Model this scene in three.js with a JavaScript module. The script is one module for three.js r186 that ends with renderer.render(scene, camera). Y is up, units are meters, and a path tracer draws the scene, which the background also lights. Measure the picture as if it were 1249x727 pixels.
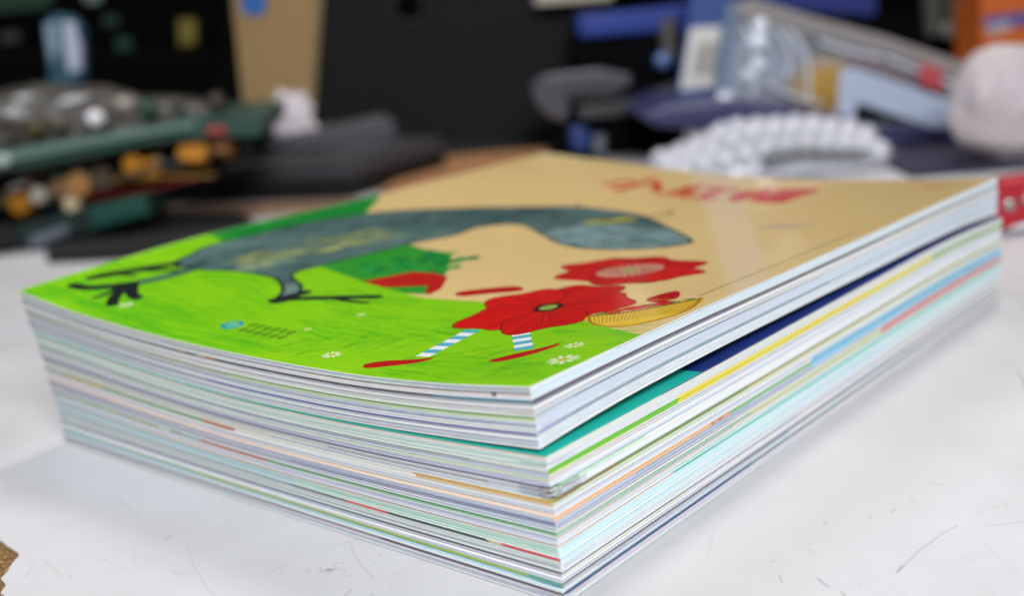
import * as THREE from 'three';
import { mergeGeometries, toCreasedNormals } from 'three/addons/utils/BufferGeometryUtils.js';
import { RoundedBoxGeometry } from 'three/addons/geometries/RoundedBoxGeometry.js';
import { RectAreaLightUniformsLib } from 'three/addons/lights/RectAreaLightUniformsLib.js';

// ---------------------------------------------------------------- camera
const PW = 1249, PH = 727, FPX = 1515.67, PITCH = 0.261065, ROLL = -0.101927, CAM_H = 0.145931;
const scene = new THREE.Scene();
scene.background = new THREE.Color(0x000000);
const camera = new THREE.PerspectiveCamera(2 * Math.atan(PH / 2 / FPX) * 180 / Math.PI, 1024 / 597, 0.02, 12);
camera.position.set(0, CAM_H, 0);
camera.rotation.order = 'YXZ';
camera.rotation.set(-PITCH, 0, ROLL);
camera.focus = 0.315;
camera.userData.fStop = 6.6;
camera.updateMatrixWorld(true);

const renderer = new THREE.WebGLRenderer({ antialias: true });
renderer.toneMapping = THREE.LinearToneMapping;
renderer.toneMappingExposure = 1.05;
renderer.shadowMap.enabled = true;
renderer.setSize(1024, 597);

// ---------------------------------------------------------------- helpers
let seed = 20240607;
const rnd = () => { seed |= 0; seed = seed + 0x6D2B79F5 | 0; let t = Math.imul(seed ^ seed >>> 15, 1 | seed); t = t + Math.imul(t ^ t >>> 7, 61 | t) ^ t; return ((t ^ t >>> 14) >>> 0) / 4294967296; };
const rr = (a, b) => a + (b - a) * rnd();
const V = (x, y, z) => new THREE.Vector3(x, y, z);
const lerp = (a, b, t) => a + (b - a) * t;
const clamp = (x, a = 0, b = 1) => Math.min(b, Math.max(a, x));
function interp(x, xs, ys) {
  const up = xs[xs.length - 1] > xs[0];
  if (!up) { xs = [...xs].reverse(); ys = [...ys].reverse(); }
  if (x <= xs[0]) return ys[0];
  for (let i = 1; i < xs.length; i++) if (x <= xs[i]) return lerp(ys[i - 1], ys[i], (x - xs[i - 1]) / (xs[i] - xs[i - 1]));
  return ys[ys.length - 1];
}
// pixel of the photograph -> direction; Z is the distance straight ahead along the table
function ray(x, y) {
  const X = (x - PW / 2) / FPX, Y = -(y - PH / 2) / FPX;
  const xr = X * Math.cos(ROLL) - Y * Math.sin(ROLL), u = X * Math.sin(ROLL) + Y * Math.cos(ROLL);
  const c = Math.cos(PITCH), s = Math.sin(PITCH);
  return V(xr, u * c - s, -(c + u * s));
}
function at(x, y, Z) { const d = ray(x, y); return d.multiplyScalar(Z / -d.z).add(V(0, CAM_H, 0)); }
function onTable(x, y, h = 0) { const d = ray(x, y); return d.multiplyScalar((h - CAM_H) / d.y).add(V(0, CAM_H, 0)); }
const names = {};
function numbered(n) { const k = names[n] = (names[n] ?? -1) + 1; return k ? n + '_' + String(k).padStart(3, '0') : n; }
function tag(o, label, category, group) { o.userData.label = label; o.userData.category = category; if (group) o.userData.group = group; return o; }
function mesh(name, geo, mat, parent = scene) {
  const m = new THREE.Mesh(geo, mat); m.name = parent === scene ? numbered(name) : name;
  m.castShadow = m.receiveShadow = true; parent.add(m); return m;
}
function thing(name, label, category, pos = V(0, 0, 0), group) {
  const g = new THREE.Group(); g.name = numbered(name); g.position.copy(pos); scene.add(g); tag(g, label, category, group); return g;
}
// value noise
const perm = Array.from({ length: 512 }, () => rnd());
const hash = (i, j, k) => perm[(((i * 73 + j * 179 + k * 283) % 512) + 512) % 512];
function vnoise(x, y, z = 0) {
  const i = Math.floor(x), j = Math.floor(y), k = Math.floor(z), f = x - i, g = y - j, h = z - k;
  const s = t => t * t * (3 - 2 * t), a = s(f), b = s(g), c = s(h);
  const L = (p, q, t) => p + (q - p) * t;
  return L(L(L(hash(i, j, k), hash(i + 1, j, k), a), L(hash(i, j + 1, k), hash(i + 1, j + 1, k), a), b), L(L(hash(i, j, k + 1), hash(i + 1, j, k + 1), a), L(hash(i, j + 1, k + 1), hash(i + 1, j + 1, k + 1), a), b), c);
}
const fbm = (x, y, z = 0, o = 4) => { let s = 0, a = .5, n = 0; for (let i = 0; i < o; i++) { s += a * vnoise(x, y, z); n += a; a *= .5; x = x * 2.03 + 7.1; y = y * 2.03 + 3.7; z = z * 2.03 + 1.3; } return s / n; };
const std = (hex, roughness = .6, o = {}) => new THREE.MeshStandardMaterial({ color: hex, roughness, ...o });
const phys = (hex, roughness = .4, o = {}) => new THREE.MeshPhysicalMaterial({ color: hex, roughness, ...o });
const matte = hex => phys(hex, .95, { specularIntensity: .15 });
function canvas(w, h) { const c = document.createElement('canvas'); c.width = w; c.height = h; return [c, c.getContext('2d')]; }
function tex(c, srgb = true) { const t = new THREE.CanvasTexture(c); if (srgb) t.colorSpace = THREE.SRGBColorSpace; t.wrapS = t.wrapT = THREE.MirroredRepeatWrapping; t.anisotropy = 8; return t; }
function noiseTex(n, f) { // grey texture for colour grain or relief
  const d = new Uint8Array(n * n * 4);
  for (let j = 0; j < n; j++) for (let i = 0; i < n; i++) { const v = 255 * clamp(f(i / n, j / n)); d.set([v, v, v, 255], (j * n + i) * 4); }
  const t = new THREE.DataTexture(d, n, n); t.magFilter = THREE.LinearFilter; t.minFilter = THREE.LinearFilter; t.wrapS = t.wrapT = THREE.RepeatWrapping; t.needsUpdate = true; return t;
}
const wear = noiseTex(512, (x, y) => .35 + .55 * fbm(x * 9, y * 9, 4, 4) + .25 * (fbm(x * 70, y * 12, 8, 2) - .5)); wear.repeat.set(2, 2); wear.wrapS = wear.wrapT = THREE.MirroredRepeatWrapping;
const grain = noiseTex(256, (x, y) => .35 + .5 * fbm(x * 40, y * 40, 0, 3));

// ---------------------------------------------------------------- lamps: ceiling panels above the desk, out of the frame
RectAreaLightUniformsLib.init();
function ceilingLamp(pos, target, w, h, power, color, label) {
  const g = thing('ceiling_lamp', label, 'lamp', pos);
  g.lookAt(target);                                        // group's +z towards the desk
  const housing = mesh('housing', new RoundedBoxGeometry(w + .04, h + .04, .05, 2, .008), std(0xdedede, .5), g); housing.position.z = -.032;
  const m = std(0xffffff, .9); m.emissive = new THREE.Color(color); m.emissiveIntensity = power * .35;
  const diff = mesh('diffuser', new RoundedBoxGeometry(w, h, .008, 1, .003), m, g); diff.position.z = -.003;
  const l = new THREE.RectAreaLight(color, power, w, h); l.position.set(0, 0, .004); l.rotation.y = Math.PI; g.add(l);
  return g;
}
ceilingLamp(V(.5, 1.75, -1.05), V(0, 0, -.4), .28, .5, 24, 0xfff4ea, 'ceiling light panel behind and right of the stack');
ceilingLamp(V(-1.0, 1.5, -.75), V(0, 0, -.4), .3, .5, 15, 0xf2f5ff, 'ceiling light panel behind and left of the stack');
ceilingLamp(V(.16, .86, .66), V(.03, 0, -.33), .6, .36, 25, 0xf8f9ff, 'wide hanging light panel in front of the stack');

// ---------------------------------------------------------------- table
const tableMap = (() => {
  const S = 2048, X0 = -.30, Z0 = .14, M = .62;           // texture covers 0.62 m square from (X0, Z0)
  const [c, g] = canvas(S, S);
  const img = g.createImageData(S, S), d = img.data;
  for (let j = 0; j < S; j++) for (let i = 0; i < S; i++) {
    const n = fbm(i / 260, j / 260, 3, 4), m = fbm(i / 40, j / 40, 9, 2), s = rnd();
    const v = 1 - .06 * (n - .3) - .025 * (m - .5) - .014 * s, w = fbm(i / 400 + 9, j / 400, 5, 2);
    const k = (j * S + i) * 4; d[k] = 197 * v - 6 * w + 4; d[k + 1] = 199 * v - 2 * w; d[k + 2] = 199 * v; d[k + 3] = 255;
  }
  g.putImageData(img, 0, 0);
  const P = (x, y) => { const p = onTable(x, y); return [(p.x - X0) / M * S, (-p.z - Z0) / M * S]; };
  const stroke = (pts, col, w) => { g.strokeStyle = col; g.lineWidth = w * .62; g.lineCap = 'round'; g.beginPath(); pts.forEach(([x, y], i) => { const q = P(x, y); i ? g.lineTo(...q) : g.moveTo(...q); }); g.stroke(); };
  // scratches and pen marks seen on the white laminate
  const S1 = 'rgba(105,102,105,.26)', S2 = 'rgba(120,118,120,.15)', S3 = 'rgba(75,72,76,.3)';
  stroke([[425, 660], [432, 675], [441, 690], [452, 702], [456, 706]], S1, 1.6);
  stroke([[440, 668], [460, 690], [478, 720]], S2, 1.3);
  stroke([[320, 703], [365, 680], [410, 665], [440, 658]], S1, 1.3);
  stroke([[455, 712], [490, 698], [530, 683]], S2, 1.6);
  stroke([[340, 690], [345, 697]], S2, 2); stroke([[202, 657], [212, 653]], S3, 3.2);
  stroke([[205, 655], [235, 641], [290, 620]], S2, 1.4);
  stroke([[230, 668], [237, 690], [250, 712], [262, 727]], S1, 1.3); stroke([[165, 660], [164, 690]], S2, 1.3);
  stroke([[0, 655], [28, 648]], S2, 1.4); stroke([[85, 704], [90, 702]], S3, 2); stroke([[55, 714], [58, 713]], S3, 1.6);
  stroke([[1092, 700], [1120, 672], [1150, 650], [1168, 641]], S1, 2.6); stroke([[1094, 697], [1100, 690]], S3, 3);
  stroke([[997, 706], [1003, 711], [1010, 716]], S3, 3); stroke([[1025, 722], [1030, 727]], S3, 2.4);
  stroke([[1003, 636], [1008, 640]], S3, 2.2); stroke([[1085, 625], [1091, 622]], S3, 2); stroke([[1060, 632], [1064, 630]], S3, 2);
  stroke([[950, 702], [953, 711]], S3, 2); stroke([[940, 686], [945, 684]], S1, 2); stroke([[860, 665], [900, 645], [935, 636]], S2, 1.6);
  stroke([[1240, 455], [1246, 462], [1249, 475]], 'rgba(120,105,90,.5)', 3); stroke([[1065, 600], [1098, 602]], S2, 1.8); stroke([[1130, 588], [1150, 592]], 'rgba(150,125,95,.5)', 2);
  stroke([[880, 700], [925, 660], [960, 640]], S2, 1.2);
  for (let i = 0; i < 420; i++) { // small specks and hairlines
    const x = rnd() * S, y = rnd() * S, a = rnd() * 6.3, l = rnd() < .75 ? rr(.5, 4) : rr(10, 60), q = rr(.05, .2);
    g.strokeStyle = `rgba(${70 + 40 * rnd() | 0},${66 + 30 * rnd() | 0},${70 + 20 * rnd() | 0},${q})`; g.lineWidth = rr(.8, 2.2);
    g.beginPath(); g.moveTo(x, y); g.quadraticCurveTo(x + Math.cos(a) * l * .5 + rr(-4, 4), y + Math.sin(a) * l * .5 + rr(-4, 4), x + Math.cos(a) * l, y + Math.sin(a) * l); g.stroke();
  }
  for (let i = 0; i < 260; i++) { // rubbed smudges and dust
    const x = rnd() * S, y = rnd() * S, n = 14 + rnd() * 40 | 0, R = rr(8, 60), a = rnd() * 3;
    for (let k = 0; k < n; k++) { const u = rr(-1, 1) * R, v = rr(-.3, .3) * R * rnd(); g.fillStyle = `rgba(${rnd() < .3 ? '250,250,250' : '130,124,118'},${rr(.015, .06)})`; g.beginPath(); g.ellipse(x + u * Math.cos(a) - v * Math.sin(a), y + u * Math.sin(a) + v * Math.cos(a), rr(1, 7), rr(.6, 2.4), a, 0, 7); g.fill(); }
  }
  const sp = P(400, 696); // smear of dried glue
  for (let i = 0; i < 90; i++) { g.fillStyle = `rgba(95,95,90,${rr(.05, .3)})`; const a = rnd() * 6.3, r = rnd() * rnd() * 26; g.fillRect(sp[0] + Math.cos(a) * r * 1.6, sp[1] + Math.sin(a) * r * .7, rr(1, 4), rr(1, 2)); }
  const t = tex(c);
  return { t, X0, Z0, M };
})();
function flatPrism(pts, y0, y1) { // polygon of [X, Z] (Z forward), between two heights, uv in texture square
  const sh = new THREE.Shape(pts.map(([x, z]) => new THREE.Vector2(x, z)));
  const g = new THREE.ExtrudeGeometry(sh, { depth: y1 - y0, bevelEnabled: false });
  g.rotateX(-Math.PI / 2); g.translate(0, y0, 0); return g;
}
{
  const edge = z => -.155 - .017 * (z - .333) / .036;
  const lam = [], core = [];
  for (let z = .06; z < 1.75; z += z < .5 ? .0022 : .05) {
    const chip = z < .352 ? 1 : 0;
    const n = fbm(z * 90, 2, 0, 3) - .5, n2 = fbm(z * 260, 9, 0, 2) - .5;
    lam.push([edge(z) + (chip ? .006 * n + .0028 * n2 + .0022 * Math.sin(z * 160) + .0018 * clamp((.345 - z) / .012) : -.012 * clamp((z - .352) / .01)), z]);
    core.push([edge(z) - .022 + .003 * (fbm(z * 140, 31, 0, 3) - .5), z]);
  }
  const close = a => { a.push([1.35, 1.75], [1.35, .06]); return a.reverse(); };
  const top = flatPrism(close(lam), -.0008, 0);
  const uv = top.attributes.uv, pos = top.attributes.position;
  for (let i = 0; i < pos.count; i++) uv.setXY(i, (pos.getX(i) - tableMap.X0) / tableMap.M, 1 - (-pos.getZ(i) - tableMap.Z0) / tableMap.M);
  const t = new THREE.Group(); t.name = 'table'; t.userData.kind = 'structure'; scene.add(t);
  mesh('laminate_top', top, new THREE.MeshPhysicalMaterial({ map: tableMap.t, roughness: .75, roughnessMap: wear, specularIntensity: .7 }), t);
  const [cc, g] = canvas(512, 512); g.fillStyle = '#7d5f35'; g.fillRect(0, 0, 512, 512);
  for (let i = 0; i < 5000; i++) { g.fillStyle = ['#4f3717', '#a98548', '#8a6a36', '#c7a566', '#5d4520', '#3a2710'][rnd() * 6 | 0]; g.save(); g.translate(rnd() * 512, rnd() * 512); g.rotate(rnd() * 6); g.fillRect(0, 0, rr(3, 14), rr(2, 5)); g.restore(); }
  const ct = tex(cc); ct.repeat.set(14, 14);
  mesh('fibre_core', flatPrism(close(core), -.022, -.0012), std(0xffffff, .95, { map: ct, bumpMap: ct, bumpScale: .0008 }), t);
}

// ---------------------------------------------------------------- the stack of books
const BW = .2212, BL = .28, YAW = .7304594;
const NEAR = V(.0050255, 0, -.2629082);
const AX = V(-Math.cos(YAW), 0, -Math.sin(YAW)), BX = V(Math.sin(YAW), 0, -Math.cos(YAW)); // towards the spine; towards the head
const S9 = [0, .125, .25, .375, .5, .625, .75, .875, 1];
function smooth(ys) { // Catmull-Rom through nine even samples
  return t => { t = clamp(t) * 8; const i = Math.min(7, Math.floor(t)), f = t - i, y = k => ys[clamp(k, 0, 8)]; const p0 = i ? y(i - 1) : 2 * y(0) - y(1), p1 = y(i), p2 = y(i + 1), p3 = i < 7 ? y(i + 2) : 2 * y(8) - y(7); return p1 + .5 * f * (p2 - p0 + f * (2 * p0 - 5 * p1 + 4 * p2 - p3 + f * (3 * (p1 - p2) + p3 - p0))); };
}
function coons(tail, head, fore, spine) { // heights in mm over the book's rectangle from its four edges
  const t = smooth(tail), h = smooth(head), f = smooth(fore), s = smooth(spine);
  return (u, v) => (1 - v) * t(u) + v * h(u) + (1 - u) * f(v) + u * s(v) - ((1 - u) * (1 - v) * tail[0] + u * (1 - v) * tail[8] + (1 - u) * v * head[0] + u * v * head[8]);
}
const topH = coons([56.8, 53.6, 51.6, 50.8, 50.7, 51.2, 52.4, 54.2, 57.6], [49.3, 47.3, 46.3, 45.9, 46.1, 47.6, 49.7, 52, 54.3], [56.8, 56.2, 55.4, 54.2, 53.2, 52.3, 51.5, 50.5, 49.3], [57.6, 58.7, 59.4, 58.5, 57.1, 56.2, 55.6, 55.0, 54.3]);
const midH = coons([40.2, 38.6, 37.2, 36.4, 36.2, 37, 38.6, 40.8, 42.7], [33.8, 33, 32.6, 32.4, 32.8, 34, 36, 38.2, 40], [40.2, 39.7, 39.1, 38.7, 38.3, 37.9, 37.5, 36.2, 33.8], [42.7, 43.2, 43.4, 43, 42.2, 41.6, 41.2, 40.6, 40]);
const gapH = (u, v) => smooth([1.5, 2.6, 2.9, 2.6, 2.2, 1.7, 1.3, 1.2, 1.1])(v) * Math.exp(-u * 7) * (1 - .35 * Math.exp(-v * 30)) + .06;
const YT = 474, YB = 551, YM = 557, Y0 = 739;                // rows along the stack's near corner stand for layers
function layerPoint(y, u, v, du = 0, dv = 0) {
  let h, of, ot;
  const ue = clamp(u), ve = clamp(v);
  if (y <= YB) { const f = (YB - y) / (YB - YT), m = midH(ue, ve) + gapH(ue, ve); h = lerp(m, topH(ue, ve), f); of = lerp(1.3, 1.8, f); ot = lerp(4.8, 6.8, f); }
  else { const f = (Y0 - y) / (Y0 - YM); h = f * midH(ue, ve); of = 2.9 * f; ot = 4.8 * f; }
  return NEAR.clone().addScaledVector(AX, (BW * u - of * .001 + du)).addScaledVector(BX, (BL * v - ot * .001 + dv)).add(V(0, h * .001 + .0002, 0));
}
const xTail = [657, 546, 449, 362, 283, 213, 149, 91, 38], xFore = [657, 768, 861, 942, 1011, 1072, 1125, 1173, 1216];
const BANDS = []; // coloured bleed printed to the paper's edge: face, rows at the near corner, columns in the photograph
const band = (face, y0, y1, segs) => { for (const [x0, x1, c] of segs) { const m = face === 't' ? xTail : xFore, p = interp(x0, m, S9), q = interp(x1, m, S9); BANDS.push({ face, y0, y1, p0: Math.min(p, q), p1: Math.max(p, q), c: new THREE.Color(c) }); } };
const ALL_T = c => [[0, 700, c]], ALL_F = c => [[600, 1300, c]];
band('t', 482.5, 488, [[611, 615, '#2b2c3c']]);
band('t', 490.6, 494.6, [[0, 160, '#8fa09a'], [160, 225, '#6b8583'], [225, 231, '#d08a4a'], [231, 245, '#2a5560'], [245, 258, '#e0b08c'], [258, 267, '#d0562a'], [267, 315, '#234b4b'], [315, 533, '#342e42'], [533, 700, '#2f7f9c']]);
band('t', 510.8, 514, [[0, 280, '#93ac84'], [280, 700, '#5fae42']]); band('t', 513.6, 517, [[0, 280, '#b8c4a8'], [280, 700, '#cbe6a8']]);
band('t', 530.8, 534, [[0, 250, '#a0a4c0'], [250, 700, '#5560b4']]); band('t', 519, 523, ALL_T('#a9b7cc')); band('t', 541, 545, ALL_T('#b6bdd0'));
band('t', 556, 559, ALL_T('#18a391')); band('t', 559.5, 562, ALL_T('#eadfc2')); band('t', 563, 574, ALL_T('#cfe8dc'));
band('t', 576, 578, [[0, 560, '#8f8a5a'], [560, 700, '#dcd6b4']]); band('t', 579, 583, ALL_T('#aebccf')); band('t', 584.5, 587, ALL_T('#cbe4ac')); band('t', 589, 594, ALL_T('#bcc0d8'));
band('t', 602, 604, [[0, 380, '#c4ccb8'], [380, 580, '#8d949c'], [580, 700, '#b9c0d8']]);
band('t', 611, 617, [[0, 60, '#a8b0a8'], [60, 106, '#b6a75c'], [106, 228, '#62a47e'], [228, 266, '#c0583c'], [266, 486, '#f4f4f0'], [486, 700, '#dda943']]);
band('t', 626, 628, [[0, 300, '#c9c2c4'], [300, 700, '#e7c58e']]); band('t', 637, 640, [[0, 330, '#a49aa8'], [330, 700, '#56568e']]);
band('t', 648, 653.2, [[0, 80, '#8da28c'], [80, 168, '#6a9856'], [168, 182, '#a8d0c0'], [182, 195, '#6d6a70'], [195, 217, '#6fae9a'], [217, 300, '#b04a36'], [300, 700, '#26964a']]);
band('t', 657, 660, ALL_T('#b9bdd8')); band('t', 663.8, 668, [[0, 130, '#b8bcae'], [130, 330, '#deb455'], [330, 480, '#dcb27c'], [480, 700, '#e2cfae']]);
band('t', 668.5, 680.5, [[0, 330, '#acd4dc'], [330, 700, '#b2ddca']]);
band('t', 681.2, 685.4, [[0, 320, '#7d98a0'], [320, 391, '#3f4d54'], [391, 441, '#e04a30'], [441, 566, '#20483a'], [566, 584, '#ecc8a4'], [584, 700, '#e0383e']]);
band('t', 685, 697, ALL_T('#bcc6c4')); band('t', 698, 701, ALL_T('#4a6468')); band('t', 703, 705, ALL_T('#9aa6c8'));
band('t', 712, 716.2, [[0, 200, '#8cbf9e'], [200, 618, '#a2c63e'], [618, 700, '#4fb28e']]); band('t', 716.5, 719, ALL_T('#78b0cc')); band('t', 720, 722, ALL_T('#c8ecea'));
band('t', 725, 727, [[0, 80, '#75796a'], [80, 330, '#70745f'], [330, 430, '#a08a80'], [430, 700, '#4f343c']]); band('t', 728, 733, ALL_T('#b8b3c4')); band('t', 733, 735.4, ALL_T('#8796b0'));
band('f', 475.8, 477.2, [[600, 760, '#b6e4d8'], [760, 1000, '#4f8f86'], [1000, 1300, '#a8c8b0']]);
band('f', 490.4, 497, [[600, 900, '#443f5a'], [900, 1080, '#5f5d50'], [1080, 1300, '#83867a']]); band('f', 509, 511, [[600, 700, '#9aa6b8'], [700, 1000, '#3f5062'], [1000, 1300, '#9fb0b0']]);
band('f', 528.5, 531, [[600, 690, '#6a76c0'], [690, 1010, '#237a98'], [1010, 1300, '#7cc4cc']]); band('f', 478, 489, ALL_F('#dceef4')); band('f', 513, 526, ALL_F('#d4e0f2')); band('f', 533, 549, ALL_F('#dfe8ee'));
band('f', 556, 558.6, [[600, 797, '#19b3a2'], [797, 1300, '#0d2f78']]); band('f', 559, 561, ALL_F('#f3f0e6'));
band('f', 573.6, 579.4, [[600, 816, '#6fc42c'], [816, 1130, '#f2d92a'], [1130, 1300, '#98bc74']]); band('f', 579, 582, [[600, 780, '#eef0a8'], [780, 1300, '#e4dcc4']]);
band('f', 590, 595, ALL_F('#dfe6f4')); band('f', 596.5, 600.5, [[600, 772, '#ace8ac'], [772, 1300, '#eef6ee']]);
band('f', 610, 613.2, [[600, 740, '#6a5c3a'], [740, 900, '#4c8a3a'], [900, 1300, '#a8a860']]); band('f', 612.6, 615, ALL_F('#eceeae'));
band('f', 629.5, 635.2, [[600, 852, '#f2ac54'], [852, 857, '#b4603a'], [857, 862, '#e89a5c'], [862, 868, '#b4603a'], [868, 876, '#e08a50'], [876, 978, '#4fbc50'], [978, 1300, '#62bfe4']]);
band('f', 636, 638, [[600, 760, '#c4c8e6'], [760, 900, '#9aa6bc']]);
band('f', 648, 653.6, [[600, 900, '#34a866'], [900, 1066, '#a2d044'], [1066, 1300, '#dc706a']]); band('f', 653.6, 657, [[1066, 1300, '#dc706a']]);
band('f', 656, 660, ALL_F('#d4d4d2')); band('f', 663.5, 667.4, [[600, 802, '#f0b274'], [802, 1090, '#74d2cc'], [1090, 1300, '#86d2b8']]);
band('f', 669, 679, ALL_F('#c9eef2')); band('f', 681, 685, ALL_F('#b4e4ea')); band('f', 690, 692, ALL_F('#b8dce6'));
band('f', 698, 702.4, [[600, 960, '#523650'], [960, 1300, '#b08a78']]); band('f', 711.6, 715.8, [[600, 950, '#50545f'], [950, 1300, '#8d8794']]);
band('f', 722, 727, [[600, 900, '#174770'], [900, 1120, '#6a827a'], [1120, 1300, '#8f9490']]); band('f', 717, 719, [[700, 950, '#7aa0d0']]); band('f', 728, 733, ALL_F('#cbc0d8'));
band('f', 625, 641, [[978, 1300, '#74c4e4']]); band('f', 645.5, 659, [[1066, 1300, '#d8706a']]); band('f', 660, 671, [[802, 1300, '#86d6c6']]); band('f', 571.5, 581, [[816, 1130, '#f2dc34'], [1130, 1300, '#9cc078']]); band('f', 601, 608, [[700, 1300, '#f2f6fa']]);
const PALES = ['#f2f2ee', '#e4e6f0', '#dfe6ea', '#e6efe8', '#d4d9e6', '#efeade', '#d0d4d2', '#dcecf0', '#9fadc4', '#fbfbf8', '#bcd0ca', '#fdfdfa', '#ffffff', '#8f9bb0'].map(c => new THREE.Color(c));
const WHITE = new THREE.Color('#f0f1ee');
const INKS = ['#9fb2d8', '#a8d4c8', '#b9d88a', '#8fc4d8', '#e0c89a', '#b4a8cc', '#8a93a8', '#dca890', '#a6cfa0', '#70809a'].map(c => new THREE.Color(c));
function edgeColor(face, y, p, fallback) {
  for (const b of BANDS) if (b.face === face && y >= b.y0 && y <= b.y1 && p >= b.p0 && p <= b.p1) return b.c;
  return fallback;
}
const NU = 22, NV = 26;
// one paper sheet: flat faces and four cut edges that follow the stack's bends; slot 0 = faces, slot 1 = edges
function sheet(yTop, yBot, du, dv, opt = {}) {
  const pos = [], col = [], uv = [], face = [];
  const put = (p, c, a, b) => { pos.push(p.x, p.y, p.z); col.push(c.r, c.g, c.b); uv.push(a, b); };
  const quad = (P, Q, R, T, c, uvs) => { const U = uvs || [[0, 0], [0, 0], [0, 0], [0, 0]]; [[P, 0], [Q, 1], [R, 2], [P, 0], [R, 2], [T, 3]].forEach(([p, k]) => put(p, c, U[k][0], U[k][1])); };
  const cut = opt.cut || 0;                               // worn near corner
  const UL = opt.us || Array.from({ length: NU + 1 }, (_, i) => i / NU), us = k => Number.isInteger(k) ? UL[k] : (UL[Math.floor(k)] + UL[Math.ceil(k)]) / 2, vs = k => k / NV;
  const wob = opt.wobble || 0, ph = rnd() * 9;
  const pt = (y, u, v) => {
    if (opt.groove) y += 1.5 * Math.exp(-Math.pow((u - .972) / .0032, 2)) - .5 * Math.exp(-Math.pow((u - .962) / .006, 2));
    let uu = u, vv = v;
    if (cut) { const m = cut - (u * BW + v * BL); if (m > 0) { uu += m * .5 / BW; vv += m * .5 / BL; } }
    return layerPoint(y, uu, vv, du + wob * Math.sin(v * 5 + ph), dv + wob * Math.sin(u * 4 + ph * 2));
  };
  const cTop = opt.top || WHITE;
  for (const [y, flip] of [[yTop, 0], [yBot, 1]]) {
    const row = (k) => UL.map(u => pt(y, u, vs(k)));
    let A = row(0);
    for (let j = 0; j < NV; j++) {
      const B = row(j + 1);
      for (let i = 0; i < UL.length - 1; i++) {
        const q = [[1 - us(i), vs(j)], [1 - us(i + 1), vs(j)], [1 - us(i + 1), vs(j + 1)], [1 - us(i), vs(j + 1)]];
        if (flip) quad(A[i], A[i + 1], B[i + 1], B[i], WHITE, q); else quad(A[i], B[i], B[i + 1], A[i + 1], opt.topAt ? opt.topAt(us(i + .5), vs(j + .5)) : cTop, [q[0], q[3], q[2], q[1]]);
      }
      A = B;
    }
    if (!flip) face.push(pos.length / 3);
  }
  face.push(pos.length / 3);
  const ym = (yTop + yBot) / 2, fall = opt.edge || WHITE;
  const K = opt.fine || 88;
  const wall2 = (f, fn) => {
    for (let k = 0; k < K; k++) {
      const p = k / K, q = (k + 1) / K, c = f ? edgeColor(f, ym, (p + q) / 2, fall) : fall;
      const [a1, a2] = fn(p), [b1, b2] = fn(q);
      const P = pt(yTop, a1, a2), Q = pt(yBot, a1, a2), R = pt(yBot, b1, b2), T = pt(yTop, b1, b2);
      if (f === 't' || f === null) quad(P, T, R, Q, c); else quad(P, Q, R, T, c);
    }
  };
  wall2('t', p => [p, 0]); wall2('f', p => [0, p]);
  wall2('', p => [p, 1]); wall2(null, p => [1, p]);
  const g = new THREE.BufferGeometry();
  g.setAttribute('position', new THREE.Float32BufferAttribute(pos, 3)); g.setAttribute('color', new THREE.Float32BufferAttribute(col, 3)); g.setAttribute('uv', new THREE.Float32BufferAttribute(uv, 2));
  const nTop = face[0], n = pos.length / 3;
  return { g, nTop, n };
}
function finish(g) { g.computeVertexNormals(); return toCreasedNormals(g, .5); }
function subGeo(g, from, count) {
  const o = new THREE.BufferGeometry();
  for (const k of ['position', 'color', 'uv']) { const a = g.attributes[k]; o.setAttribute(k, new THREE.Float32BufferAttribute(a.array.slice(from * a.itemSize, (from + count) * a.itemSize), a.itemSize)); }
  return o;
}
const paperMat = new THREE.MeshPhysicalMaterial({ vertexColors: true, roughness: .62, specularIntensity: .5 });
const coverMat = new THREE.MeshPhysicalMaterial({ vertexColors: true, roughness: .4, clearcoat: .5, clearcoatRoughness: .15 });

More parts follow.
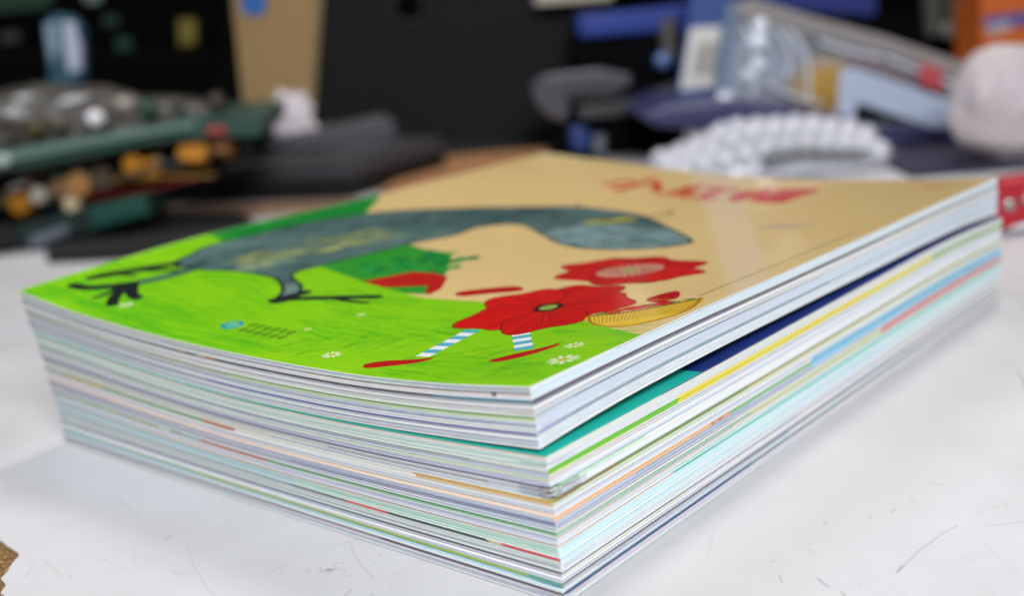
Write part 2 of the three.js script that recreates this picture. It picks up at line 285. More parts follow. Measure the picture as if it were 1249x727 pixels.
// picture on the topmost cover: meadow, tan paper sky, an arching grey bough, red blooms and a basket
const coverMap = (() => {
  const K = 6.6, w = Math.round(BW * 1e3 * K), h = Math.round(BL * 1e3 * K);
  const [c, g] = canvas(w, h);
  const P = (x, y) => [x * K, h - y * K];
  const path = (pts, closed = true, sm = true) => {
    g.beginPath();
    const q = pts.map(p => P(...p)), n = q.length;
    if (!sm) { q.forEach((p, i) => i ? g.lineTo(...p) : g.moveTo(...p)); if (closed) g.closePath(); return; }
    const id = i => closed ? q[(i + n) % n] : q[clamp(i, 0, n - 1)];
    g.moveTo(...q[0]);
    for (let i = 0; i < (closed ? n : n - 1); i++) { const a = id(i - 1), b = id(i), d = id(i + 1), e = id(i + 2); g.bezierCurveTo(b[0] + (d[0] - a[0]) / 6, b[1] + (d[1] - a[1]) / 6, d[0] - (e[0] - b[0]) / 6, d[1] - (e[1] - b[1]) / 6, d[0], d[1]); }
    if (closed) g.closePath();
  };
  const fill = (pts, col, sm = true) => { path(pts, true, sm); g.fillStyle = col; g.fill(); };
  const line = (pts, col, wd, sm = true) => { path(pts, false, sm); g.strokeStyle = col; g.lineWidth = wd * K; g.lineCap = 'round'; g.lineJoin = 'round'; g.stroke(); };
  const ell = (x, y, rx, ry, rot, col) => { const p = P(x, y); g.save(); g.translate(...p); g.rotate(-rot); g.beginPath(); g.ellipse(0, 0, rx * K, ry * K, 0, 0, 7); g.fillStyle = col; g.fill(); g.restore(); };
  g.fillStyle = '#e8ca8a'; g.fillRect(0, 0, w, h);
  for (let i = 0; i < 900; i++) { ell(rr(0, 221), rr(40, 280), rr(2, 14), rr(.3, 1.6), rr(-.3, .3), rnd() < .5 ? 'rgba(226,196,132,.09)' : 'rgba(206,164,96,.07)'); }
  // hills and meadow
  fill([[-2, 70], [-2, 168], [6, 160], [20, 139], [34, 132], [52, 122], [70, 113], [84, 110], [93, 112], [104, 98], [112, 88], [127, 66], [100, 60], [60, 58], [14, 68]], '#2e9a2c', false);
  fill([[-2, 79], [-2, 168], [6, 160], [19, 138], [15, 110], [14, 84]], '#0c8a30', false);
  for (let i = 0; i < 60; i++) { const x = rr(-2, 8), y = rr(95, 165); ell(x, y, rr(.4, 1.4), rr(.3, .9), rnd() * 3, 'rgba(80,190,60,.6)'); }
  fill([[-2, -2], [-2, 78], [14, 74], [40, 74], [66, 74], [95, 68], [127, 62], [146, 65], [165, 64], [190, 57], [223, 42], [223, -2]], '#86d00c', false);
  for (let i = 0; i < 1500; i++) { const x = rr(0, 221), y = rr(0, 60); if (x > 130 && y > 55) continue; const nn = fbm(x / 26, y / 12, 4, 3); ell(x, y, rr(1, 7), rr(.15, .7), rr(-.15, .15), nn > .5 ? 'rgba(40,160,16,.2)' : 'rgba(172,224,12,.17)'); }
  for (let i = 0; i < 260; i++) { const x = rr(2, 120), y = rr(1, 26) * (1 - x / 240); ell(x, y, rr(3, 12), rr(.2, .8), rr(-.1, .2), 'rgba(30,160,20,.13)'); }
  for (const [cx, cy, n] of [[128, 8, 16], [145, 14, 12], [152, 22, 16], [135, 16, 8], [172, 10, 14], [186, 22, 14], [200, 14, 10], [112, 8, 7], [205, 8, 8]])
    for (let i = 0; i < n; i++) { const x = cx + rr(-7, 7), y = cy + rr(-4, 4), l = rr(5, 13), a = rr(-.1, .9); line([[x, y], [x + l * .35 * a, y + l * .55], [x + l * a, y + l]], `rgba(28,${120 + 40 * rnd() | 0},22,${rr(.35, .7)})`, rr(.12, .35)); }
  // bushes and a far roof
  for (const [x, y] of [[86, 92], [92, 104], [88, 110], [98, 98], [104, 92], [100, 106], [84, 84], [106, 84], [94, 88]]) for (let i = 0; i < 7; i++) ell(x + rr(-6, 6), y + rr(-5, 5), rr(1, 4), rr(.8, 2.4), rnd() * 3, ['#0f8a3a', '#1a9a44', '#0a7636'][rnd() * 3 | 0]);
  for (let i = 0; i < 40; i++) ell(rr(80, 110), rr(84, 112), rr(.4, 1), rr(.3, .7), rnd() * 3, 'rgba(120,210,90,.5)');
  fill([[94, 68], [97, 76], [100, 85], [108, 87], [116, 85], [125, 72], [126, 66], [122, 68], [118, 74], [106, 66]], '#c01a14', false);
  line([[94, 68], [106, 66], [118, 74]], '#8f100c', .4, false);
  // grey-blue bough arching over the meadow, with roots
  const bough = [[20, 47], [16, 58], [13, 68], [14, 96], [16, 123], [25, 148], [44, 168], [65, 184], [82, 194], [98, 196], [112, 194], [124, 188], [143, 174], [160, 160], [163, 153], [156, 145], [140, 138], [122, 139], [101, 151], [86, 159], [78, 156], [73, 146], [74, 132], [70, 114], [68, 92], [66, 76], [66, 62], [80, 54], [88, 43], [85, 38], [78, 48], [64, 56], [47, 55], [32, 49]];
  g.save(); path(bough); g.fillStyle = '#52706c'; g.fill(); g.clip();
  for (let i = 0; i < 1500; i++) { const x = rr(8, 168), y = rr(36, 200), nn = fbm(x / 16, y / 22, 2, 3); ell(x, y, rr(1, 6), rr(.3, 1.2), rr(.7, 1.4), nn > .57 ? 'rgba(168,194,182,.3)' : nn > .48 ? 'rgba(84,120,116,.25)' : 'rgba(24,40,42,.36)'); }
  for (let i = 0; i < 160; i++) { const t = rnd(); ell(40 + 10 * t + rr(-9, 9), 62 + 60 * t + rr(-6, 6), rr(1, 5), rr(.4, 1.6), 1.1, 'rgba(206,202,100,.3)'); }
  for (let i = 0; i < 200; i++) ell(rr(104, 160), rr(140, 176), rr(2, 7), rr(.5, 2), .3 + rr(-.4, .4), 'rgba(170,200,206,.3)');
  for (let i = 0; i < 60; i++) ell(rr(50, 80), rr(158, 188), rr(2, 6), rr(.5, 1.4), .8, 'rgba(22,40,46,.25)');
  g.restore(); path(bough); g.strokeStyle = 'rgba(20,34,38,.85)'; g.lineWidth = 1.3 * K; g.stroke();
  for (const [x, y, r] of [[107, 176, .5], [113, 180, .8], [116, 184, .2]]) { ell(x, y, 4.6, 2, r, '#d9cf2c'); line([[x - 3.4, y - 2], [x + 3.6, y + 2.4]], '#8f8a20', .35); }   // yellow leaves
  for (let i = 0; i < 26; i++) { const t = rnd(), x = lerp(20, 70, t) + rr(-6, 6), y = lerp(60, 178, t) + rr(-8, 4); line([[x, y], [x + 3, y + 7], [x + 7, y + 13]], 'rgba(18,34,38,.45)', rr(.2, .5)); }
  for (const r of [9, 6, 3.2]) { const p = P(150, 154); g.strokeStyle = 'rgba(24,44,50,.6)'; g.lineWidth = .5 * K; g.beginPath(); g.ellipse(p[0], p[1], r * K * .8, r * K, .5, 0, 7); g.stroke(); }   // sawn end rings
  line([[120, 190], [126, 198], [124, 203]], '#2b4247', 1.6); line([[84, 193], [82, 200]], '#2b4247', 1.4);
  // roots
  const root = (pts, wd) => line(pts, '#16221f', wd);
  root([[30, 47], [29, 38], [25, 26], [17, 16], [11, 14]], 4.6); line([[30, 47], [29, 38], [25, 26]], '#4f7678', 2.2);
  root([[26, 27], [34, 21], [40, 19]], 4); root([[25, 26], [32, 16], [38, 11]], 4); root([[24, 24], [27, 16], [27, 12]], 2.4);
  root([[20, 48], [16, 40], [12, 30], [9, 22]], 4.4); root([[14, 34], [20, 40], [26, 44]], 2.6); root([[9, 24], [14, 30], [19, 32]], 2);
  root([[86, 42], [92, 46], [104, 53], [112, 57]], 4); root([[100, 50], [108, 50], [114, 51]], 2.2); root([[84, 40], [86, 50]], 5);
  // two red poppies on striped stems, with fallen petals
  const stripe = (a, b, wd, n) => { for (let i = 0; i < n; i++) { const p = i / n, q = (i + 1) / n; const A = [lerp(a[0], b[0], p), lerp(a[1], b[1], p)], B = [lerp(a[0], b[0], q), lerp(a[1], b[1], q)]; path([A, B], false, false); g.strokeStyle = i % 2 ? '#f1f5f2' : '#58b4c6'; g.lineWidth = wd * K; g.lineCap = 'butt'; g.stroke(); } };
  stripe([167, 41], [171, 17], 4.6, 8); stripe([181, 44], [196, 28], 4.8, 7);
  fill([[160, 7], [163, 11], [170, 14], [175, 17], [174, 13], [168, 8], [163, 5]], '#b80d12'); fill([[193, 18], [196, 24], [200, 30], [202, 35], [203, 31], [201, 24], [197, 18]], '#b80d12');
  const poppy = (x, y, rx, ry, rot, n, col, core) => {
    for (let k = 0; k < n; k++) {
      const a0 = k / n * 6.283 + rot, pts = [];
      for (let i = 0; i < 26; i++) { const t = i / 25, a = a0 + (t - .5) * 2.1, r = Math.pow(Math.sin(Math.PI * t), .38) * (.93 + .07 * Math.sin(t * 17 + k * 2)); pts.push([x + Math.cos(a) * rx * r, y + Math.sin(a) * ry * r]); }
      g.save(); fill(pts, col[k % col.length], false); path(pts, true, false); g.clip();
      for (let i = 0; i < 26; i++) { const a = a0 + rr(-.8, .8), c = rnd() < .5 ? 'rgba(236,50,24,.45)' : 'rgba(126,4,8,.35)'; line([[x + Math.cos(a) * rx * .2, y + Math.sin(a) * ry * .2], [x + Math.cos(a) * rx * rr(.6, 1), y + Math.sin(a) * ry * rr(.6, 1)]], c, rr(.2, .6), false); }
      g.restore(); path(pts, true, false); g.strokeStyle = 'rgba(84,6,10,.75)'; g.lineWidth = .4 * K; g.stroke();
    }
    ell(x, y, rx * core, ry * core, rot, core > .3 ? '#e39a80' : '#3a0a0c'); for (let i = 0; i < 22; i++) { const a = i / 22 * 6.283; line([[x + Math.cos(a) * rx * core * .4, y + Math.sin(a) * ry * core * .4], [x + Math.cos(a) * rx * core * 1.1, y + Math.sin(a) * ry * core * 1.1]], '#4a1a12', .45); } ell(x, y, rx * .1, ry * .1, 0, '#8fae4a');
  };
  poppy(173, 66, 25, 30, .35, 5, ['#d00c08', '#c80a08', '#d81410'], .16);
poppy(168, 113, 27, 21, .9, 6, ['#cc100e', '#c00c0c', '#d4160e'], .4);
  fill([[146, 84], [138, 78], [133, 71], [137, 68], [143, 73], [151, 80]], '#b80d10'); fill([[200, 90], [206, 82], [203, 76], [197, 80]], '#b80d10');
  // basket
  fill([[192, 60], [202, 66], [214, 81], [218, 70], [217, 60], [211, 51], [202, 51], [196, 54]], '#e6b614');
  for (let i = 0; i < 26; i++) { const t = i / 25; line([[lerp(192, 214, t), lerp(60, 80, t)], [lerp(199, 218, t), lerp(52, 66, t)]], 'rgba(112,72,4,.6)', .35, false); }
  for (let i = 0; i < 9; i++) { const t = i / 8; line([[lerp(193, 201, t), lerp(59, 51, t)], [lerp(206, 211, t), lerp(68, 55, t)], [lerp(214, 218, t), lerp(79, 63, t)]], 'rgba(255,232,110,.8)', .45); }
  line([[192, 60], [202, 66], [214, 81]], '#7a5206', 1.3); line([[192, 60], [197, 54], [203, 51], [211, 51], [217, 60], [218, 70], [214, 81]], '#a87c0c', .8);
  for (const [x, y] of [[197, 64], [201, 68], [204, 71], [207, 74]]) { ell(x - 1, y + 1.4, 3, 2.4, .6, '#c80e10'); ell(x + .5, y + .7, .6, .4, 0, '#e86a50'); }
  for (const [x, y] of [[194, 63], [203, 73], [211, 80], [208, 77]]) ell(x, y, 1.7, .8, rnd() * 3, '#178a36');
  line([[195, 61], [200, 78], [212, 79]], '#c9a02a', .5);
  // daisies
  for (const [x, y, r] of [[144, 10, 3], [214, 21, 4.4], [208, 33, 3], [122, 41, 1.6], [43, 13, 2.6], [118, 24, 1.3]]) { for (let i = 0; i < 9; i++) { const a = i / 9 * 6.283 + x; ell(x + Math.cos(a) * r * .62, y + Math.sin(a) * r * .62, r * .34, r * .13, a, '#eef6d4'); } ell(x, y, r * .24, r * .2, 0, '#e2b820'); }
  // publisher's mark with two rows of small characters
  { const p = P(92, 17); g.strokeStyle = '#0f8fc4'; g.lineWidth = 1.2 * K; g.beginPath(); g.arc(p[0], p[1], 2.8 * K, 0, 7); g.stroke(); ell(92.4, 16.6, 1.5, 1.1, .5, '#26b4d8');
    for (const [x0, y0] of [[97, 18.6], [98, 14.4]]) for (let k = 0; k < 6; k++) { const x = x0 + k * 3.5; line([[x, y0 + 2.2], [x + 2.2, y0 + 2.2]], '#123a10', .42, false); line([[x, y0 + .9], [x + 2.4, y0 + .9]], '#123a10', .42, false); line([[x + 1.1, y0 + 2.8], [x + 1.1, y0 - .2]], '#123a10', .42, false); line([[x + .2, y0], [x + 2.2, y0 - .1]], '#123a10', .38, false); } }
  // title: three large red characters
  const RED = '#d0140c', ch = (x, y, s, strokes) => strokes.forEach(st => line(st.map(([a, b]) => [x + a * s, y + b * s]), RED, s * .16, false));
  ch(66, 229, 28, [[[.5, 1], [.5, .05], [.38, .12]], [[.25, .68], [.05, .3]], [[.75, .7], [.98, .3]]]);
  ch(100, 228, 26, [[[.3, 1], [.08, .72], [.3, .7], [.05, .4], [.38, .44]], [[.02, .12], [.4, .2]], [[.5, .85], [.95, .85]], [[.72, .85], [.72, .12]], [[.44, .1], [1, .1]]]);
  ch(131, 228, 28, [[[.05, .7], [.05, .25]], [[.05, .7], [.38, .7], [.38, .28]], [[.21, 1], [.21, .02]], [[.5, .98], [.95, .98], [.95, .6], [.5, .6], [.5, .98]], [[.5, .8], [.95, .8]], [[.55, .48], [.92, .48], [.92, .02], [.55, .02], [.55, .48]], [[.55, .33], [.92, .33]], [[.55, .18], [.92, .18]]]);
  line([[175, 181], [180, 186], [184, 184], [190, 189]], '#4a55b4', 1.1); line([[178, 183], [186, 187]], '#8d92d0', .8);
  line([[211.5, 84], [212.5, 120], [213.5, 150], [214.5, 174]], '#5d6a2c', .55); line([[214.5, 176], [215.5, 215]], 'rgba(110,100,50,.45)', .4);
  for (let k = 0; k < 4; k++) line([[199 + k * 2, 264], [200 + k * 2, 268]], '#c03a20', .9);
  for (let i = 0; i < 40; i++) ell(rr(0, 30), rr(262, 280), rr(1, 3), rr(.4, 1), rnd() * 3, ['rgba(120,160,60,.45)', 'rgba(240,225,170,.5)'][i % 2]);
  // worn white rim of the card
  g.strokeStyle = 'rgba(246,246,225,.9)'; g.lineWidth = .45 * K; g.strokeRect(0, 0, w, h);
  return tex(c);
})();
const artMat = new THREE.MeshPhysicalMaterial({ map: coverMap, roughness: .4, clearcoat: .95, clearcoatRoughness: .06, bumpMap: grain, bumpScale: .00003 });

const BOOKS = [ // rows at the near corner (top, bottom), tint of front cover, wording
  [474, 490.6, null, 'topmost picture book with glossy green and tan illustrated cover'],
  [490.6, 511, '#3b3550', 'picture book with dark purple cover edge, second from top of the stack'],
  [511, 531, '#5fae42', 'picture book with thin green cover edge, third from top of the stack'],
  [531, 551, '#4c58b0', 'picture book with violet-blue cover edge, fourth from top, above the dark gap'],
  [557, 576, '#18b3a2', 'picture book with teal and navy cover jutting out below the dark gap'],
  [576, 594, '#7cc43a', 'picture book with lime and yellow fore-edge band, sixth from top of the stack'],
  [594, 611.5, '#bfe6b0', 'picture book with frayed torn corner, seventh from top of the stack'],
  [611.5, 630, '#b8b070', 'picture book with golden-yellow cover edge below the frayed corner'],
  [630, 648.4, '#f0ae5a', 'picture book with orange, green and sky-blue fore-edge band'],
  [648.4, 664, '#2c9c52', 'picture book with green cover edge turning pink-red along its fore edge'],
  [664, 681.4, '#efb679', 'picture book with peach cover edge and mint page band'],
  [681.4, 698.2, '#b9dfe2', 'picture book with bright red and dark green segments along its lower edge'],
  [698.2, 712.2, '#4a5a64', 'picture book with thin slate cover edge, third from bottom of the stack'],
  [712.2, 724.6, '#7a7c86', 'picture book with lime-green edge line, second from bottom of the stack'],
  [724.6, 738.6, '#1f4468', 'lowest picture book lying on the white table'],
];
BOOKS.forEach(([y0, y1, tint, label], k) => {
  const book = thing('picture_book', label, 'book', V(0, 0, 0), 'stacked picture books');
  const anchor = layerPoint(y1, .5, .5); book.position.copy(anchor);
  const local = g => g.translate(-anchor.x, -anchor.y, -anchor.z);
  const du = k ? rr(-.0003, .0003) : 0, dv = k ? rr(-.00025, .00025) : 0;
  const ct = 1.55;                                            // cover board, in rows
  const tintC = tint ? new THREE.Color(tint) : WHITE, navy = new THREE.Color('#0c2c74');
  const cut = k === 6 ? .0028 : 0;
  const front = sheet(y0 + .04, y0 + ct, du, dv, { top: tintC, edge: k === 4 ? tintC : WHITE, cut, fine: 240, groove: k === 0, us: k === 0 ? [...Array.from({ length: 21 }, (_, i) => i / 21 * .93), .94, .95, .956, .961, .9645, .967, .9695, .972, .9745, .977, .98, .985, .992, 1] : null, topAt: k === 4 ? (u, v) => v > .21 + u * .12 ? navy : tintC : null });
  if (k === 0) {
    const fc = mesh('front_cover', finish(local(subGeo(front.g, 0, front.nTop))), artMat, book);
    mesh('cover_edge', finish(local(subGeo(front.g, front.nTop, front.n - front.nTop))), paperMat, fc);
  } else mesh('front_cover', finish(local(front.g)), coverMat, book);
  const back = sheet(y1 - ct, y1 - .04, du + rr(-.0002, .0002), dv, { edge: WHITE, cut, fine: 120 });
  mesh('back_cover', finish(local(back.g)), paperMat, book);
  const n = Math.round((y1 - y0 - 2 * ct) / 1.1), list = [];
  let tone = PALES[rnd() * PALES.length | 0];
  for (let i = 0; i < n; i++) {
    const a = y0 + ct + (y1 - y0 - 2 * ct) * i / n, b = y0 + ct + (y1 - y0 - 2 * ct) * (i + 1) / n;
    if (rnd() < .5) tone = PALES[rnd() * PALES.length | 0]; const e = tone.clone();
    if (rnd() < .3) for (const face of ['t', 'f']) for (let p = 0; p < 1;) { // pictures printed off the page show as short runs of ink on the cut edge
      const q = p + rr(.08, .7), c = INKS[rnd() * INKS.length | 0].clone().lerp(WHITE, rnd() < .3 ? .1 : .5); if (rnd() < .75) BANDS.push({ face, y0: a, y1: b, p0: p, p1: Math.min(1, q), c }); p = q; }
    list.push(sheet(a + .11, b - .11, du + rr(0, .00018), dv + rr(0, .00018), { edge: e, cut: cut ? cut * rr(.3, 1.5) : rnd() < .12 ? .0007 : 0, wobble: .00008, fine: 150 }).g);
  }
  const pg = mesh('page_block', finish(local(mergeGeometries(list))), paperMat, book); pg.userData.kind = 'stuff';
  // folded spine
  const sp = []; const M = 20;
  for (let j = 0; j < M; j++) {
    const arc = (v) => [0, .25, .5, .75, 1].map(t => layerPoint(lerp(y0 + .1, y1 - .1, t), 1, v, du + .0002 + .0004 * Math.sin(t * Math.PI), dv));
    const A = arc(j / M), B = arc((j + 1) / M);
    for (let i = 0; i < 4; i++) for (const p of [A[i], B[i], B[i + 1], A[i], B[i + 1], A[i + 1]]) sp.push(p.x, p.y, p.z);
  }
  const sg = new THREE.BufferGeometry(); sg.setAttribute('position', new THREE.Float32BufferAttribute(sp, 3));
  mesh('spine', finish(local(sg)), std(new THREE.Color(tint || '#9fc86a').lerp(WHITE, .72), .5, { side: THREE.DoubleSide }), book);
  if (k === 6) { // torn paper at the worn corner
    for (let i = 0; i < 5; i++) {
      const b = layerPoint(lerp(y0 + 4, y1 - 1, rnd()), .004 + rnd() * .006, .004 + rnd() * .006, du, dv).sub(anchor);
      const s = rr(.0006, .0014), q = [];
      const o = V(rr(-.2, .2), rr(-.5, .3), 1).normalize();
      const pts = [b, b.clone().add(V(s, rr(-.4, .4) * s, s * .3)), b.clone().addScaledVector(o, s * 1.1), b.clone().add(V(-s * .8, rr(-.3, .5) * s, s * .5))];
      for (const [i0, i1, i2] of [[0, 1, 2], [0, 2, 3]]) for (const p of [pts[i0], pts[i1], pts[i2]]) q.push(p.x, p.y, p.z);
      const tg = new THREE.BufferGeometry(); tg.setAttribute('position', new THREE.Float32BufferAttribute(q, 3)); tg.computeVertexNormals();
      mesh('torn_flake', tg, std(i % 2 ? 0xb9b2a8 : 0x8d8880, .9, { side: THREE.DoubleSide }), book);
    }
  }
});

// ---------------------------------------------------------------- clutter behind the stack
// a solid cut to an outline seen at distance Z and running back by depth d; parts below the table are trimmed at its surface
function solid(px, Z, d, bevel = .0015, minY = .0004) {
  const pts = px.map(([x, y]) => { const p = at(x, y, Z); return new THREE.Vector2(p.x, Math.max(minY + bevel, p.y)); });
  const g = new THREE.ExtrudeGeometry(new THREE.Shape(pts), { depth: d - 2 * bevel, bevelEnabled: bevel > 0, bevelThickness: bevel, bevelSize: bevel, bevelOffset: -bevel, bevelSegments: 2, curveSegments: 6 });
  g.translate(0, 0, -Z - d + bevel); return g;
}
function baseOf(g) { g.computeBoundingBox(); const b = g.boundingBox; return V((b.min.x + b.max.x) / 2, b.min.y, (b.min.z + b.max.z) / 2); }
function addTo(g, name, geo, mat, part = g) { return mesh(name, geo.translate(-g.position.x, -g.position.y, -g.position.z), mat, part); }
function one(name, geo, mat, label, category) { const b = baseOf(geo); const m = mesh(name, geo.translate(-b.x, -b.y, -b.z), mat); m.position.copy(b); return tag(m, label, category); }
function blob(r, noiseScale, amt, seedZ, detail = 5) { // crumpled lump
  const g = new THREE.IcosahedronGeometry(1, detail), p = g.attributes.position;
  for (let i = 0; i < p.count; i++) {
    const v = V(p.getX(i), p.getY(i), p.getZ(i)), n = Math.abs(fbm(v.x * noiseScale + seedZ, v.y * noiseScale + 5, v.z * noiseScale + 9, 4) - .5) * 2;
    v.multiplyScalar(1 + amt * (n - .3)); p.setXYZ(i, v.x * r[0], v.y * r[1], v.z * r[2]);
  }
  g.computeVertexNormals(); return g;
}
// dark backdrop behind the desk
{ const g = new THREE.BoxGeometry(4.4, 1.6, .03); const m = mesh('backdrop', g, matte(0x040404)); m.position.set(0, .55, -1.9); m.userData.kind = 'structure'; }

// tall black case in the middle
{
  const g0 = solid([[397, -70], [716, -70], [700, 300], [390, 300]], 1.0, .12, .004), b = baseOf(g0);
  const t = thing('equipment_case', 'tall matte black equipment case with a round hole behind the books', 'case', b);
  addTo(t, 'shell', g0, phys(0x202021, .9, { specularIntensity: .3, bumpMap: grain, bumpScale: .0006 }));
  const c = at(499, 8, .998); const ring = new THREE.TorusGeometry(.0125, .002, 10, 28).translate(c.x, c.y, c.z); const rim = addTo(t, 'hole_rim', ring, std(0x101010, .6));
  const disc = new THREE.CylinderGeometry(.012, .012, .002, 24).rotateX(Math.PI / 2).translate(c.x, c.y, c.z - .0004); addTo(t, 'hole', disc, matte(0x040404), rim);
  const foot = solid([[400, 176], [690, 184], [690, 300], [400, 300]], .985, .015, .002); addTo(t, 'plinth', foot, std(0x101011, .7));
}
// fibreboard strip with a blue sticker
{
  const g0 = solid([[278, -60], [398, -60], [388, 300], [318, 300]], .985, .012, .001), b = baseOf(g0);
  const t = thing('board_strip', 'tan fibreboard strip standing beside the black case with blue sticker', 'board', b);
  addTo(t, 'panel', g0, std(0x9c8054, .85, { bumpMap: grain, bumpScale: .0003 }));
  addTo(t, 'sticker', solid([[291, -14], [327, -14], [323, 17], [298, 19]], .9835, .0014, .0003), std(0x1560a8, .5));
  addTo(t, 'edge_strip', solid([[390, -60], [398, -60], [390, 300], [383, 300]], .9835, .0013, .0002), std(0x7d6f4e, .8));
}
// crumpled white tissue
{ const c = at(352, 158, .95); const g = blob([.024, .026, .02], 2.2, .55, 3); g.translate(c.x, .0255, c.z); const top = at(340, 120, .95); const k = blob([.017, .024, .015], 3.1, .7, 15).translate(top.x + .008, top.y - .022, c.z); const m = mergeGeometries([g, k]); m.computeBoundingBox(); m.translate(0, -m.boundingBox.min.y + .0005, 0); one('tissue', m, std(0xcfc8cc, .9), 'crumpled white tissue in front of the fibreboard strip', 'tissue'); }
// flat black device lying left of the books
{
  const A = onTable(176, 252), B = onTable(430, 243), C = onTable(545, 208), D = onTable(240, 214);
  const quad = (k0, k1, y0, y1) => flatPrism([A, B, C, D].map(p => { const m = V(0, 0, 0).add(A).add(B).add(C).add(D).multiplyScalar(.25); const q = m.clone().lerp(p, k0); return [q.x, -q.z]; }), y0, y1);
  const b = A.clone().add(B).add(C).add(D).multiplyScalar(.25);
  const t = thing('laptop', 'closed black laptop lying flat behind the green book corner', 'laptop', b);
  const plate = (k, y0, y1) => quad(k, 0, y0, y1);
  addTo(t, 'base', plate(1, .002, .014), std(0x0d0d0e, .6)); addTo(t, 'lid', plate(.99, .0148, .026), std(0x3c3c40, .55, { bumpMap: grain, bumpScale: .0005 }));
  addTo(t, 'foot', plate(.9, 0.0003, .002), matte(0x050505));
  addTo(t, 'sleeve', (() => { const g = new THREE.BoxGeometry(.17, .012, .07, 30, 3, 14), p = g.attributes.position; for (let i = 0; i < p.count; i++) { const x = p.getX(i), z = p.getZ(i); p.setY(i, p.getY(i) + .005 * fbm(x * 40, z * 40, 2, 3) + .002 * Math.sin(x * 90)); } g.computeVertexNormals(); const c = b.clone().add(V(.0, .031, -.012)); return g.rotateY(.28).translate(c.x, c.y, c.z); })(), std(0x4c4c50, .7));
}
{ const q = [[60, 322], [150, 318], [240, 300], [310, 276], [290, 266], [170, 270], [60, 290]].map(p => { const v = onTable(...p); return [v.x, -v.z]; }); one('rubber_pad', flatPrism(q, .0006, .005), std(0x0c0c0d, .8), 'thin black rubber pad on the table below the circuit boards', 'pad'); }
{ const q = [[186, 268], [300, 264], [440, 252], [440, 244], [186, 254]].map(p => { const v = onTable(...p); return [v.x, -v.z]; }); one('cardboard_sheet', flatPrism(q, .0002, .0012).translate(0, .00005, .004), std(0x8a6a52, .85), 'narrow brown cardboard piece along the laptop front', 'cardboard'); }
// folded brown cardboard lying on the table
{ const q = [[465, 238], [690, 226], [700, 186], [545, 188]].map(p => { const v = onTable(...p); return [v.x, -v.z]; }); one('cardboard_sheet', flatPrism(q, .0006, .004), std(0x9a6c44, .85), 'flat brown cardboard sheet lying behind the books', 'cardboard'); }

// salvaged circuit boards piled at the left
const pcbMat = std(0x123d30, .45, { bumpMap: grain, bumpScale: .0005 }), pcbDark = std(0x0c2420, .5), gold = phys(0xc8862a, .3, { metalness: .55 }), chip = std(0x101011, .5), solder = phys(0xd8d8d8, .22, { metalness: .9 });
{
  const Z = .78;
  const low = solid([[-120, 338], [60, 302], [186, 268], [184, 246], [120, 252], [-20, 286], [-120, 305]], Z, .09, .0015, .003), b = baseOf(low); b.y = 0;
  const t = thing('circuit_board', 'lower dark green circuit board with grey heat sink left of the books', 'circuit board', b, 'salvaged circuit boards');
  addTo(t, 'board', low, pcbDark);
  addTo(t, 'heat_sink', solid([[36, 290], [84, 274], [84, 287], [38, 303]], Z - .006, .02, .0015), std(0x77808a, .4, { metalness: .5 }));
  addTo(t, 'green_block', solid([[108, 256], [176, 240], [182, 262], [112, 282]], Z - .008, .03, .002), std(0x12453a, .45));
  addTo(t, 'chip', solid([[-60, 290], [10, 276], [20, 296], [-60, 316]], Z - .006, .02, .001), chip);
  for (const [x, y] of [[-40, 330], [80, 300], [160, 280]]) { const p = at(x, y, Z + .03); addTo(t, 'standoff', new THREE.CylinderGeometry(.004, .005, Math.max(.02, p.y + .01), 12).translate(p.x, Math.max(.02, p.y + .01) / 2, p.z), chip); }
}
